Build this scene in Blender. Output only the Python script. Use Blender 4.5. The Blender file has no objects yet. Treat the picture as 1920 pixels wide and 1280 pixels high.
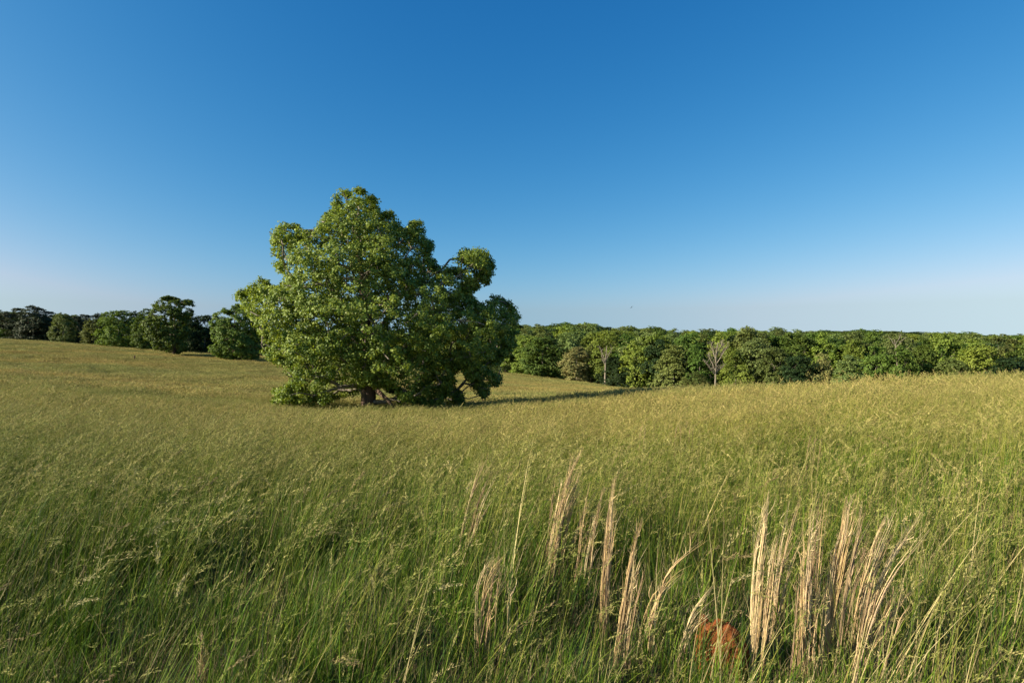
import bpy, math, random
import numpy as np
from mathutils import Vector
R = math.radians
rng = np.random.default_rng(7)
random.seed(7)
sc = bpy.context.scene
COL = sc.collection

# ------------------------------------------------------------------ camera
EYE = 1.6
FPX = 1067.0                       # focal length in pixels of the 1920 px wide photograph (20 mm)
cam = bpy.data.cameras.new('camera'); cam.lens = 20.0; cam.sensor_width = 36.0
cam.clip_start = 0.05; cam.clip_end = 20000
camo = bpy.data.objects.new('camera', cam); COL.objects.link(camo)
camo.location = (0, 0, EYE); camo.rotation_euler = (R(90), 0, 0)
sc.camera = camo

# ------------------------------------------------------------------ sky, sun, exposure
SUN_AZ, SUN_EL = R(-108), R(24)
w = bpy.data.worlds.new('World'); sc.world = w; w.use_nodes = True
nt = w.node_tree; nt.nodes.clear()
sky = nt.nodes.new('ShaderNodeTexSky'); sky.sky_type = 'NISHITA'; sky.sun_disc = False
sky.sun_elevation = SUN_EL; sky.sun_rotation = SUN_AZ % (2 * math.pi)
sky.altitude = 100; sky.air_density = 0.8; sky.dust_density = 1.6; sky.ozone_density = 1.0
# the lowest two degrees keep the colour of the haze just above them
tcw = nt.nodes.new('ShaderNodeTexCoord'); sxyz = nt.nodes.new('ShaderNodeSeparateXYZ'); cxyz = nt.nodes.new('ShaderNodeCombineXYZ'); mxz = nt.nodes.new('ShaderNodeMath')
mxz.operation = 'MAXIMUM'; mxz.inputs[1].default_value = 0.055
nt.links.new(tcw.outputs['Generated'], sxyz.inputs[0]); nt.links.new(sxyz.outputs[2], mxz.inputs[0])
nt.links.new(sxyz.outputs[0], cxyz.inputs[0]); nt.links.new(sxyz.outputs[1], cxyz.inputs[1]); nt.links.new(mxz.outputs[0], cxyz.inputs[2]); nt.links.new(cxyz.outputs[0], sky.inputs[0])
bg = nt.nodes.new('ShaderNodeBackground'); bg.inputs['Strength'].default_value = 0.05
wo = nt.nodes.new('ShaderNodeOutputWorld')
# the deep, polarised blue of this evening: the same tone curve per channel over the whole sky
def _m(op, a, b):
    n = nt.nodes.new('ShaderNodeMath'); n.operation = op; nt.links.new(a, n.inputs[0])
    if isinstance(b, float): n.inputs[1].default_value = b
    else: nt.links.new(b, n.inputs[1])
    return n.outputs[0]
sep = nt.nodes.new('ShaderNodeSeparateColor'); cmb = nt.nodes.new('ShaderNodeCombineColor'); nt.links.new(sky.outputs[0], sep.inputs[0])
cr_ = _m('MULTIPLY', _m('POWER', sep.outputs[0], 2.21), 0.268); cg_ = _m('MULTIPLY', _m('POWER', sep.outputs[1], 1.08), 1.20); cb_ = _m('MULTIPLY', _m('POWER', sep.outputs[2], 0.694), 2.53)
cr_ = _m('MINIMUM', cr_, _m('MULTIPLY', cg_, 0.78))
for o_, i_ in zip((cr_, cg_, cb_), cmb.inputs): nt.links.new(o_, i_)
nt.links.new(cmb.outputs[0], bg.inputs['Color']); nt.links.new(bg.outputs[0], wo.inputs['Surface'])
sl = bpy.data.lights.new('sun', 'SUN'); sl.energy = 5.0; sl.angle = R(0.53); sl.color = (1.0, 0.88, 0.70)
so = bpy.data.objects.new('sun', sl); COL.objects.link(so)
SUN = Vector((math.cos(SUN_EL) * math.sin(SUN_AZ), math.cos(SUN_EL) * math.cos(SUN_AZ), math.sin(SUN_EL)))
so.rotation_euler = SUN.to_track_quat('Z', 'Y').to_euler(); so.location = (-40, -10, 40)
vs = sc.view_settings
vs.view_transform = 'Standard'; vs.look = 'None'; vs.exposure = 1.0; vs.gamma = 1.0; vs.use_curve_mapping = False
cy = sc.cycles
cy.max_bounces = 5; cy.diffuse_bounces = 3; cy.glossy_bounces = 1; cy.transmission_bounces = 3; cy.transparent_max_bounces = 4

# ------------------------------------------------------------------ helpers
def px(u, v, Y):
    """photo pixel at depth Y -> world point"""
    return np.array([(u - 960) / FPX * Y, Y, EYE + (640 - v) / FPX * Y])

def mesh(name, V, F, smooth=False, **attrs):
    """V (n,3); F (m,k) array or list of such arrays; attrs: per-vertex floats (n,) or colours (n,3)"""
    Fs = F if isinstance(F, list) else [F]
    Fs = [np.asarray(f, dtype=np.int32) for f in Fs if len(f)]
    V = np.ascontiguousarray(V, dtype=np.float32)
    me = bpy.data.meshes.new(name)
    me.vertices.add(len(V)); me.vertices.foreach_set('co', V.ravel())
    sizes = np.concatenate([np.full(len(f), f.shape[1], np.int32) for f in Fs]) if Fs else np.zeros(0, np.int32)
    loops = np.concatenate([f.ravel() for f in Fs]) if Fs else np.zeros(0, np.int32)
    if len(loops):
        me.loops.add(len(loops)); me.loops.foreach_set('vertex_index', loops)
        me.polygons.add(len(sizes))
        me.polygons.foreach_set('loop_start', np.concatenate([[0], np.cumsum(sizes)[:-1]]).astype(np.int32))
        me.polygons.foreach_set('loop_total', sizes)
        if smooth: me.polygons.foreach_set('use_smooth', np.ones(len(sizes), bool))
    for k, a in attrs.items():
        a = np.asarray(a, dtype=np.float32)
        if a.ndim == 1:
            at = me.attributes.new(k, 'FLOAT', 'POINT'); at.data.foreach_set('value', a)
        else:
            c = np.ones((len(a), 4), np.float32); c[:, :3] = a
            at = me.attributes.new(k, 'FLOAT_COLOR', 'POINT'); at.data.foreach_set('color', c.ravel())
    me.update(); me.validate(clean_customdata=False)
    return me

def obj(name, me, mat=None, parent=None, loc=(0, 0, 0), link=True):
    o = bpy.data.objects.new(name, me); o.location = loc
    if mat is not None: me.materials.clear(); me.materials.append(mat)
    if parent is not None: o.parent = parent
    if link: COL.objects.link(o)
    return o

def empty(name, loc=(0, 0, 0), rz=0.0):
    o = bpy.data.objects.new(name, None); o.location = loc; o.rotation_euler = (0, 0, rz)
    o.empty_display_size = 0.3; COL.objects.link(o); return o

def tag(o, label=None, cat=None, group=None, kind=None):
    if label: o['label'] = label
    if cat: o['category'] = cat
    if group: o['group'] = group
    if kind: o['kind'] = kind
    return o

class MB:
    """collects vertices, faces and per-vertex colour"""
    def __init__(s): s.V = []; s.F = {}; s.A = []; s.n = 0
    def add(s, V, F, A):
        V = np.asarray(V, float).reshape(-1, 3)
        for f in (F if isinstance(F, list) else [F]):
            f = np.asarray(f, int); s.F.setdefault(f.shape[1], []).append(f + s.n)
        A = np.asarray(A, float)
        if A.ndim <= 1 and A.shape != (len(V),): A = np.broadcast_to(A, (len(V),) + A.shape)
        s.V.append(V); s.A.append(A); s.n += len(V)
    def build(s, name, smooth=False, attr='col'):
        return mesh(name, np.concatenate(s.V), [np.concatenate(v) for v in s.F.values()], smooth, **{attr: np.concatenate(s.A)})

def norm(a): return a / np.maximum(np.linalg.norm(a, axis=-1, keepdims=True), 1e-9)

def tube(P, r, k=6, cap=True):
    """tapered tube through points P with radii r"""
    P = np.asarray(P, float); r = np.asarray(r, float); n = len(P)
    T = norm(np.gradient(P, axis=0))
    ref = np.array([0.13, 0.97, 0.2]) if abs(T[0][2]) > 0.5 else np.array([0.1, 0.05, 1.0])
    X = norm(np.cross(T, ref)); Y = np.cross(T, X)
    a = np.linspace(0, 2 * np.pi, k, endpoint=False)
    V = P[:, None] + r[:, None, None] * (np.cos(a)[None, :, None] * X[:, None] + np.sin(a)[None, :, None] * Y[:, None])
    i = np.arange(n - 1)[:, None] * k; j = np.arange(k)[None]; j2 = (j + 1) % k
    F = np.stack([i + j, i + j2, i + k + j2, i + k + j], -1).reshape(-1, 4)
    return V.reshape(-1, 3), F

# ------------------------------------------------------------------ materials
def nodes(name):
    m = bpy.data.materials.new(name); m.use_nodes = True; t = m.node_tree; t.nodes.clear()
    return m, t, t.nodes.new('ShaderNodeOutputMaterial')

def leaf_mat(name, lo, hi, trans=0.28, rough=0.55, spec=0.18, vary=0.25):
    """leaf colour runs lo -> hi with the leaf's own tint and the tree's random number"""
    m, t, out = nodes(name); N = t.nodes.new; L = t.links.new
    at = N('ShaderNodeAttribute'); at.attribute_name = 'tint'
    oi = N('ShaderNodeObjectInfo')
    mx = N('ShaderNodeMix'); mx.data_type = 'RGBA'; mx.inputs[6].default_value = (*lo, 1); mx.inputs[7].default_value = (*hi, 1)
    L(at.outputs['Fac'], mx.inputs[0])
    hs = N('ShaderNodeHueSaturation')
    mr = N('ShaderNodeMapRange'); mr.inputs[3].default_value = 1 - vary; mr.inputs[4].default_value = 1 + vary
    L(oi.outputs['Random'], mr.inputs[0]); L(mr.outputs[0], hs.inputs['Value'])
    mr2 = N('ShaderNodeMapRange'); mr2.inputs[3].default_value = 0.5 - 0.05 * vary; mr2.inputs[4].default_value = 0.5 + 0.05 * vary
    ml = N('ShaderNodeMath'); ml.operation = 'FRACT'; ms = N('ShaderNodeMath'); ms.operation = 'MULTIPLY'; ms.inputs[1].default_value = 7.31
    L(oi.outputs['Random'], ms.inputs[0]); L(ms.outputs[0], ml.inputs[0]); L(ml.outputs[0], mr2.inputs[0]); L(mr2.outputs[0], hs.inputs['Hue'])
    L(mx.outputs[2], hs.inputs['Color'])
    p = N('ShaderNodeBsdfPrincipled'); p.inputs['Roughness'].default_value = rough; p.inputs['Specular IOR Level'].default_value = spec
    tr = N('ShaderNodeBsdfTranslucent')
    ht = N('ShaderNodeHueSaturation'); ht.inputs['Saturation'].default_value = 1.15; ht.inputs['Value'].default_value = 1.3; ht.inputs['Hue'].default_value = 0.485
    L(hs.outputs[0], p.inputs['Base Color']); L(hs.outputs[0], ht.inputs['Color']); L(ht.outputs[0], tr.inputs['Color'])
    mix = N('ShaderNodeMixShader'); mix.inputs[0].default_value = trans
    L(p.outputs[0], mix.inputs[1]); L(tr.outputs[0], mix.inputs[2]); L(mix.outputs[0], out.inputs['Surface'])
    return m

def bark_mat(name, a, b, scale=6.0):
    m, t, out = nodes(name); N = t.nodes.new; L = t.links.new
    tc = N('ShaderNodeTexCoord'); mp = N('ShaderNodeMapping'); mp.inputs['Scale'].default_value = (1, 1, 0.25)
    no = N('ShaderNodeTexNoise'); no.inputs['Scale'].default_value = scale; no.inputs['Detail'].default_value = 8; no.inputs['Roughness'].default_value = 0.65
    L(tc.outputs['Object'], mp.inputs[0]); L(mp.outputs[0], no.inputs['Vector'])
    cr = N('ShaderNodeValToRGB'); cr.color_ramp.elements[0].position = 0.32; cr.color_ramp.elements[1].position = 0.68
    cr.color_ramp.elements[0].color = (*a, 1); cr.color_ramp.elements[1].color = (*b, 1)
    L(no.outputs['Fac'], cr.inputs[0])
    bp = N('ShaderNodeBump'); bp.inputs['Strength'].default_value = 0.8; bp.inputs['Distance'].default_value = 0.04
    L(no.outputs['Fac'], bp.inputs['Height'])
    p = N('ShaderNodeBsdfPrincipled'); p.inputs['Roughness'].default_value = 0.9; p.inputs['Specular IOR Level'].default_value = 0.15
    L(cr.outputs[0], p.inputs['Base Color']); L(bp.outputs[0], p.inputs['Normal']); L(p.outputs[0], out.inputs['Surface'])
    return m

def grass_mat(name, trans=0.25):
    """blade colour from the mesh, drifting over the field in patches (greener / strawier ground)"""
    m, t, out = nodes(name); N = t.nodes.new; L = t.links.new
    at = N('ShaderNodeAttribute'); at.attribute_name = 'col'
    geo = N('ShaderNodeNewGeometry')
    mp = N('ShaderNodeMapping'); mp.inputs['Scale'].default_value = (0.022, 0.085, 0.05)
    L(geo.outputs['Position'], mp.inputs[0])
    n1 = N('ShaderNodeTexNoise'); n1.inputs['Scale'].default_value = 1.0; n1.inputs['Detail'].default_value = 4; n1.inputs['Roughness'].default_value = 0.6
    L(mp.outputs[0], n1.inputs['Vector'])
    r1 = N('ShaderNodeMapRange'); r1.inputs[1].default_value = 0.38; r1.inputs[2].default_value = 0.62; L(n1.outputs['Fac'], r1.inputs[0])
    g = N('ShaderNodeMix'); g.data_type = 'RGBA'; g.blend_type = 'MIX'
    g.inputs[6].default_value = (0.82, 0.96, 0.84, 1); g.inputs[7].default_value = (1.10, 1.03, 0.92, 1)
    L(r1.outputs[0], g.inputs[0])
    mu = N('ShaderNodeMix'); mu.data_type = 'RGBA'; mu.blend_type = 'MULTIPLY'; mu.inputs[0].default_value = 1.0
    L(at.outputs['Color'], mu.inputs[6]); L(g.outputs[2], mu.inputs[7])
    oi = N('ShaderNodeObjectInfo'); mr = N('ShaderNodeMapRange'); mr.inputs[3].default_value = 0.68; mr.inputs[4].default_value = 1.28
    hs = N('ShaderNodeHueSaturation'); L(oi.outputs['Random'], mr.inputs[0]); L(mr.outputs[0], hs.inputs['Value']); L(mu.outputs[2], hs.inputs['Color'])
    p = N('ShaderNodeBsdfPrincipled'); p.inputs['Roughness'].default_value = 0.6; p.inputs['Specular IOR Level'].default_value = 0.10
    tr = N('ShaderNodeBsdfTranslucent'); L(hs.outputs[0], p.inputs['Base Color']); L(hs.outputs[0], tr.inputs['Color'])
    mix = N('ShaderNodeMixShader'); mix.inputs[0].default_value = trans
    L(p.outputs[0], mix.inputs[1]); L(tr.outputs[0], mix.inputs[2]); L(mix.outputs[0], out.inputs['Surface'])
    return m

def col_mat(name, rough=0.8, trans=0.0, attr='col'):
    m, t, out = nodes(name); N = t.nodes.new; L = t.links.new
    at = N('ShaderNodeAttribute'); at.attribute_name = attr
    p = N('ShaderNodeBsdfPrincipled'); p.inputs['Roughness'].default_value = rough; p.inputs['Specular IOR Level'].default_value = 0.2
    L(at.outputs['Color'], p.inputs['Base Color'])
    if trans:
        tr = N('ShaderNodeBsdfTranslucent'); L(at.outputs['Color'], tr.inputs['Color'])
        mix = N('ShaderNodeMixShader'); mix.inputs[0].default_value = trans
        L(p.outputs[0], mix.inputs[1]); L(tr.outputs[0], mix.inputs[2]); L(mix.outputs[0], out.inputs['Surface'])
    else: L(p.outputs[0], out.inputs['Surface'])
    return m

def noise_mat(name, a, b, scale, bump=0.3, dist=0.05, rough=0.95, coord='Object', detail=8):
    m, t, out = nodes(name); N = t.nodes.new; L = t.links.new
    tc = N('ShaderNodeTexCoord'); no = N('ShaderNodeTexNoise'); no.inputs['Scale'].default_value = scale; no.inputs['Detail'].default_value = detail
    no.inputs['Roughness'].default_value = 0.65
    L(tc.outputs[coord], no.inputs['Vector'])
    cr = N('ShaderNodeValToRGB'); cr.color_ramp.elements[0].position = 0.35; cr.color_ramp.elements[1].position = 0.65
    cr.color_ramp.elements[0].color = (*a, 1); cr.color_ramp.elements[1].color = (*b, 1); L(no.outputs['Fac'], cr.inputs[0])
    bp = N('ShaderNodeBump'); bp.inputs['Strength'].default_value = bump; bp.inputs['Distance'].default_value = dist; L(no.outputs['Fac'], bp.inputs['Height'])
    p = N('ShaderNodeBsdfPrincipled'); p.inputs['Roughness'].default_value = rough; p.inputs['Specular IOR Level'].default_value = 0.15
    L(cr.outputs[0], p.inputs['Base Color']); L(bp.outputs[0], p.inputs['Normal']); L(p.outputs[0], out.inputs['Surface'])
    return m

M = {}
M['hero'] = leaf_mat('tulip_tree_leaf', (0.046, 0.100, 0.013), (0.270, 0.325, 0.064), 0.30, 0.5, 0.22, 0.0)
M['mid'] = leaf_mat('mid_green_leaf', (0.056, 0.104, 0.018), (0.150, 0.215, 0.042), 0.28)
M['bright'] = leaf_mat('yellow_green_leaf', (0.115, 0.165, 0.022), (0.255, 0.305, 0.060), 0.30)
M['pale'] = leaf_mat('pale_grey_green_leaf', (0.095, 0.140, 0.036), (0.240, 0.290, 0.095), 0.25)
M['dark'] = leaf_mat('dark_green_leaf', (0.022, 0.046, 0.015), (0.056, 0.092, 0.028), 0.22)
M['olive'] = leaf_mat('olive_leaf', (0.076, 0.100, 0.024), (0.165, 0.190, 0.052), 0.25)
M['tan'] = leaf_mat('tan_flowering_leaf', (0.085, 0.110, 0.030), (0.36, 0.31, 0.12), 0.2)
M['pine'] = leaf_mat('blue_green_needle', (0.022, 0.044, 0.020), (0.085, 0.088, 0.045), 0.12)
M['bark'] = bark_mat('brown_bark', (0.045, 0.030, 0.022), (0.17, 0.115, 0.085))
M['bark_grey'] = bark_mat('grey_bark', (0.13, 0.11, 0.09), (0.30, 0.26, 0.21))
M['bark_pale'] = bark_mat('bleached_wood', (0.13, 0.105, 0.080), (0.29, 0.245, 0.19))
M['grass'] = grass_mat('meadow_grass')
M['straw'] = col_mat('dry_straw', 0.6, 0.2)
M['soil'] = noise_mat('thatch_and_soil', (0.035, 0.030, 0.015), (0.115, 0.095, 0.042), 3.0, 0.6, 0.05)
M['clay'] = noise_mat('red_clay', (0.15, 0.042, 0.014), (0.36, 0.105, 0.032), 34.0, 1.0, 0.03)
M['feather'] = noise_mat('black_feather', (0.012, 0.012, 0.013), (0.03, 0.028, 0.026), 9.0)
M['post'] = bark_mat('weathered_post', (0.05, 0.032, 0.02), (0.16, 0.10, 0.06), 12)

# ------------------------------------------------------------------ terrain
TU = np.array([-500, 0, 480, 700, 960, 1130, 1300, 1600, 1920, 2400.])
TY = np.array([1.0, 3, 6, 12, 20, 28, 36, 45, 60, 90, 120, 150, 190, 250, 320, 450, 800, 1500, 2600, 6000])
TD = np.array([                                             # eye height minus the top of the grass
 [.9] * 10, [.9] * 10,
 [1.0, 1.05, 1.15, 1.15, 1.1, 1.08, 1.02, .92, .85, .85],
 [1.3, 1.5, 1.75, 1.8, 1.7, 1.6, 1.42, 1.1, .92, .85],
 [1.7, 2.1, 2.65, 2.75, 2.55, 2.35, 2.02, 1.62, 1.36, 1.2],
 [2.1, 2.55, 3.35, 3.5, 3.3, 3.05, 2.66, 2.35, 2.2, 2.0],
 [2.3, 2.95, 3.95, 4.2, 4.05, 3.75, 3.3, 3.3, 3.3, 3.2],
 [2.5, 3.2, 4.4, 4.8, 4.65, 4.25, 3.92, 4.25, 4.6, 4.6],
 [2.5, 3.4, 5.0, 5.7, 5.9, 5.6, 5.2, 6.2, 6.8, 7],
 [1.5, 2.9, 4.9, 6.1, 7.4, 7.9, 8.15, 10.5, 11.2, 11.5],
 [-1.0, .6, 3.9, 5.6, 8.1, 9.6, 11.3, 13.2, 14, 14.5],
 [-2.0, -.6, 3.9, 6.2, 8.8, 11, 13, 14.8, 15.5, 16],
 [-1, .8, 5.0, 7, 9.5, 11, 12.2, 13.5, 14.5, 15],
 [2, 3, 6.5, 7, 7.5, 8.3, 9.3, 11, 12.5, 13],
 [4, 5, 7, 6.5, 5.2, 6.2, 7.8, 9.3, 11, 11.5],
 [6, 7, 8, 8, 6.5, 6.8, 7.4, 8, 9.5, 10],
 [8, 8, 9, 9, 8, 8, 7, 6.5, 9, 10],
 [9, 9, 9, 9, 9, 9, 8, -10, 6, 9],
 [9] * 10, [12] * 10])
def _cr(A, i, t, axis0):
    n = A.shape[0]
    g = lambda k: A[np.clip(i + k, 0, n - 1)]
    return g
def canopy_drop(x, y):
    x = np.asarray(x, float); y = np.asarray(y, float)
    Yc = np.maximum(y, 1.0)
    u = 960 + FPX * x / np.maximum(Yc, 3.0)
    su = np.interp(u, TU, np.arange(len(TU))); sy = np.interp(np.log(Yc), np.log(TY), np.arange(len(TY)))
    iu = np.minimum(su.astype(int), len(TU) - 2); fu = su - iu
    iy = np.minimum(sy.astype(int), len(TY) - 2); fy = sy - iy
    def wts(f): return [(-.5 * f ** 3 + f ** 2 - .5 * f), (1.5 * f ** 3 - 2.5 * f ** 2 + 1), (-1.5 * f ** 3 + 2 * f ** 2 + .5 * f), (.5 * f ** 3 - .5 * f ** 2)]
    wu, wy = wts(fu), wts(fy); r = 0
    for a in range(4):
        for b in range(4):
            r = r + wy[a] * wu[b] * TD[np.clip(iy + a - 1, 0, len(TY) - 1), np.clip(iu + b - 1, 0, len(TU) - 1)]
    return r
GRASS_H = 0.70
def ground_z(x, y):
    x = np.asarray(x, float); y = np.asarray(y, float)
    a = np.clip((y - 4) / 20, 0, 1)
    bump = 0.05 * np.sin(x * 0.9 + 1.3 * np.sin(y * .5)) * np.sin(y * 0.8 + x * .2) + a * 0.12 * np.sin(x * .23 + y * .11) * np.sin(y * .19 - x * .07)
    return EYE - canopy_drop(x, y) - GRASS_H + bump * np.clip(y / 3, 0.2, 1)

def build_ground():
    n = 260
    s = np.linspace(-1, 1, n); xs = 3.0 * np.sinh(s * 7.9) * 1.6
    t = np.linspace(0, 1, 300); ys = -30 + 34 * t + 1.2 * (np.sinh(t * 9.3) - 9.3 * t) * 0.9
    X, Y = np.meshgrid(xs, ys)
    Z = ground_z(X, Y)
    V = np.stack([X, Y, Z], -1).reshape(-1, 3)
    i = np.arange(len(ys) - 1)[:, None] * n; j = np.arange(n - 1)[None]
    F = np.stack([i + j, i + j + 1, i + n + j + 1, i + n + j], -1).reshape(-1, 4)
    o = obj('ground', mesh('ground', V, F, True), M['soil']); tag(o, 'rolling meadow ground of brown thatch and soil', kind='structure')
build_ground()

EDGE_U = np.array([860, 960, 1130, 1300, 1450, 1600, 1920, 2400]); EDGE_Y = np.array([190, 165, 141, 119, 108, 100, 92, 85.])
def edge_y(u): return np.interp(u, EDGE_U, EDGE_Y)

# ------------------------------------------------------------------ scattering (for what nobody could count)
def scatter(name, protos, P, idx, scl, rot, label, cat=None, kind='stuff'):
    me = mesh(name, P, [])
    a = me.attributes.new('idx', 'INT', 'POINT'); a.data.foreach_set('value', np.asarray(idx, np.int32))
    a = me.attributes.new('scl', 'FLOAT_VECTOR', 'POINT'); a.data.foreach_set('vector', np.ascontiguousarray(scl, np.float32).ravel())
    a = me.attributes.new('rot', 'FLOAT_VECTOR', 'POINT'); a.data.foreach_set('vector', np.ascontiguousarray(rot, np.float32).ravel())
    o = obj(name, me); tag(o, label, cat, kind=kind)
    g = bpy.data.node_groups.new(name, 'GeometryNodeTree')
    g.interface.new_socket('Geometry', in_out='INPUT', socket_type='NodeSocketGeometry')
    g.interface.new_socket('Geometry', in_out='OUTPUT', socket_type='NodeSocketGeometry')
    N = g.nodes.new; L = g.links.new
    gi, go = N('NodeGroupInput'), N('NodeGroupOutput')
    jn = N('GeometryNodeJoinGeometry')
    for p in reversed(protos):
        oi = N('GeometryNodeObjectInfo'); oi.inputs['Object'].default_value = p; oi.inputs['As Instance'].default_value = False
        ti = N('GeometryNodeGeometryToInstance'); L(oi.outputs['Geometry'], ti.inputs[0]); L(ti.outputs[0], jn.inputs[0])
    ip = N('GeometryNodeInstanceOnPoints'); ip.inputs['Pick Instance'].default_value = True
    def na(nm, ty):
        q = N('GeometryNodeInputNamedAttribute'); q.data_type = ty; q.inputs['Name'].default_value = nm; return q.outputs['Attribute']
    L(gi.outputs[0], ip.inputs['Points']); L(jn.outputs[0], ip.inputs['Instance'])
    L(na('idx', 'INT'), ip.inputs['Instance Index']); L(na('rot', 'FLOAT_VECTOR'), ip.inputs['Rotation']); L(na('scl', 'FLOAT_VECTOR'), ip.inputs['Scale'])
    L(ip.outputs[0], go.inputs[0])
    md = o.modifiers.new('scatter', 'NODES'); md.node_group = g
    return o

# ------------------------------------------------------------------ foliage and branch generators
def leaves(C, Nn, size, fine=False):
    """a folded leaf at each centre C facing Nn; returns V, F, index of the leaf per vertex"""
    n = len(C); Nn = norm(Nn)
    rnd = norm(rng.normal(size=(n, 3))); A = norm(np.cross(Nn, rnd)); B = np.cross(Nn, A)
    s = np.broadcast_to(np.asarray(size, float), (n,))[:, None]
    if fine:
        pts = [(-.5, 0, 0), (-.32, .34, .06), (.05, .50, .12), (.22, .26, .02), (.52, .0, -.06), (.22, -.26, .02), (.05, -.50, .12), (-.32, -.34, .06)]
        f = [[0, 1, 2, 3], [0, 3, 4, 5], [0, 5, 6, 7]]
    else:
        pts = [(-.5, 0, 0), (0, .42, .12), (.5, 0, -.04), (0, -.42, .12)]
        f = [[0, 1, 2], [0, 2, 3]]
    V = np.stack([C + s * (a * A + b * B + c * Nn) for a, b, c in pts], 1)
    k = len(pts); F = (np.arange(n)[:, None, None] * k + np.array(f)[None]).reshape(-1, len(f[0]))
    return V.reshape(-1, 3), F, np.repeat(np.arange(n), k)

def grow(anchors, trunk_pts, trunk_r, r_tip=0.03, w_path=0.45, power=2.3, wob=0.12):
    """connect every anchor to the growing skeleton; returns list of (polyline, radii)"""
    nodes_ = [np.array(p, float) for p in trunk_pts]; par = [-1] + list(range(len(trunk_pts) - 1))
    path = [0.0]
    for i in range(1, len(trunk_pts)): path.append(path[-1] + np.linalg.norm(nodes_[i] - nodes_[i - 1]) * .35)
    nt_ = len(nodes_)
    top = nodes_[nt_ - 1]
    order = np.argsort(np.linalg.norm(anchors - nodes_[min(2, nt_ - 1)], axis=1))
    P = np.array(nodes_); D = np.array(path)
    for k in order:
        a = anchors[k]
        d = np.linalg.norm(P - a, axis=1)
        c = d + w_path * D + np.where(P[:, 2] > a[2] + .4 * d, d, 0)
        c[0] += 5
        j = int(np.argmin(c))
        # insert a mid node so limbs bend
        m = P[j] * .45 + a * .55 + rng.normal(size=3) * wob * d[j]
        m[2] += 0.06 * d[j]
        nodes_.append(m); par.append(j); D = np.append(D, D[j] + d[j] * .5); P = np.vstack([P, m])
        nodes_.append(a); par.append(len(nodes_) - 2); D = np.append(D, D[-1] + d[j] * .5); P = np.vstack([P, a])
    n = len(nodes_); w_ = np.zeros(n)
    leafn = np.ones(n, bool)
    for p in par:
        if p >= 0: leafn[p] = False
    w_[leafn] = r_tip ** power
    for i in range(n - 1, 0, -1): w_[par[i]] += w_[i]
    rad = w_ ** (1 / power)
    segs = []
    for i in range(nt_, n):
        p = par[i]; r0 = min(rad[p], rad[i] * 1.35); segs.append((np.array([P[p], P[i]]), [r0, rad[i]]))
    rt = np.maximum(rad[:nt_], trunk_r)
    return segs, rt

def inside_dist(poly, Q):
    """signed distance (positive inside) of points Q to polygon"""
    A = poly; B = np.roll(poly, -1, 0); d = B - A
    t = np.clip(((Q[:, None] - A) * d).sum(-1) / (d * d).sum(-1), 0, 1)
    dist = np.linalg.norm(Q[:, None] - (A + t[..., None] * d), axis=-1).min(1)
    c = ((A[None, :, 1] > Q[:, None, 1]) != (B[None, :, 1] > Q[:, None, 1]))
    xi = d[None, :, 0] * (Q[:, None, 1] - A[None, :, 1]) / np.where(d[None, :, 1] == 0, 1e-9, d[None, :, 1]) + A[None, :, 0]
    ins = (c & (Q[:, None, 0] < xi)).sum(1) % 2 == 1
    return np.where(ins, dist, -dist)

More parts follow.
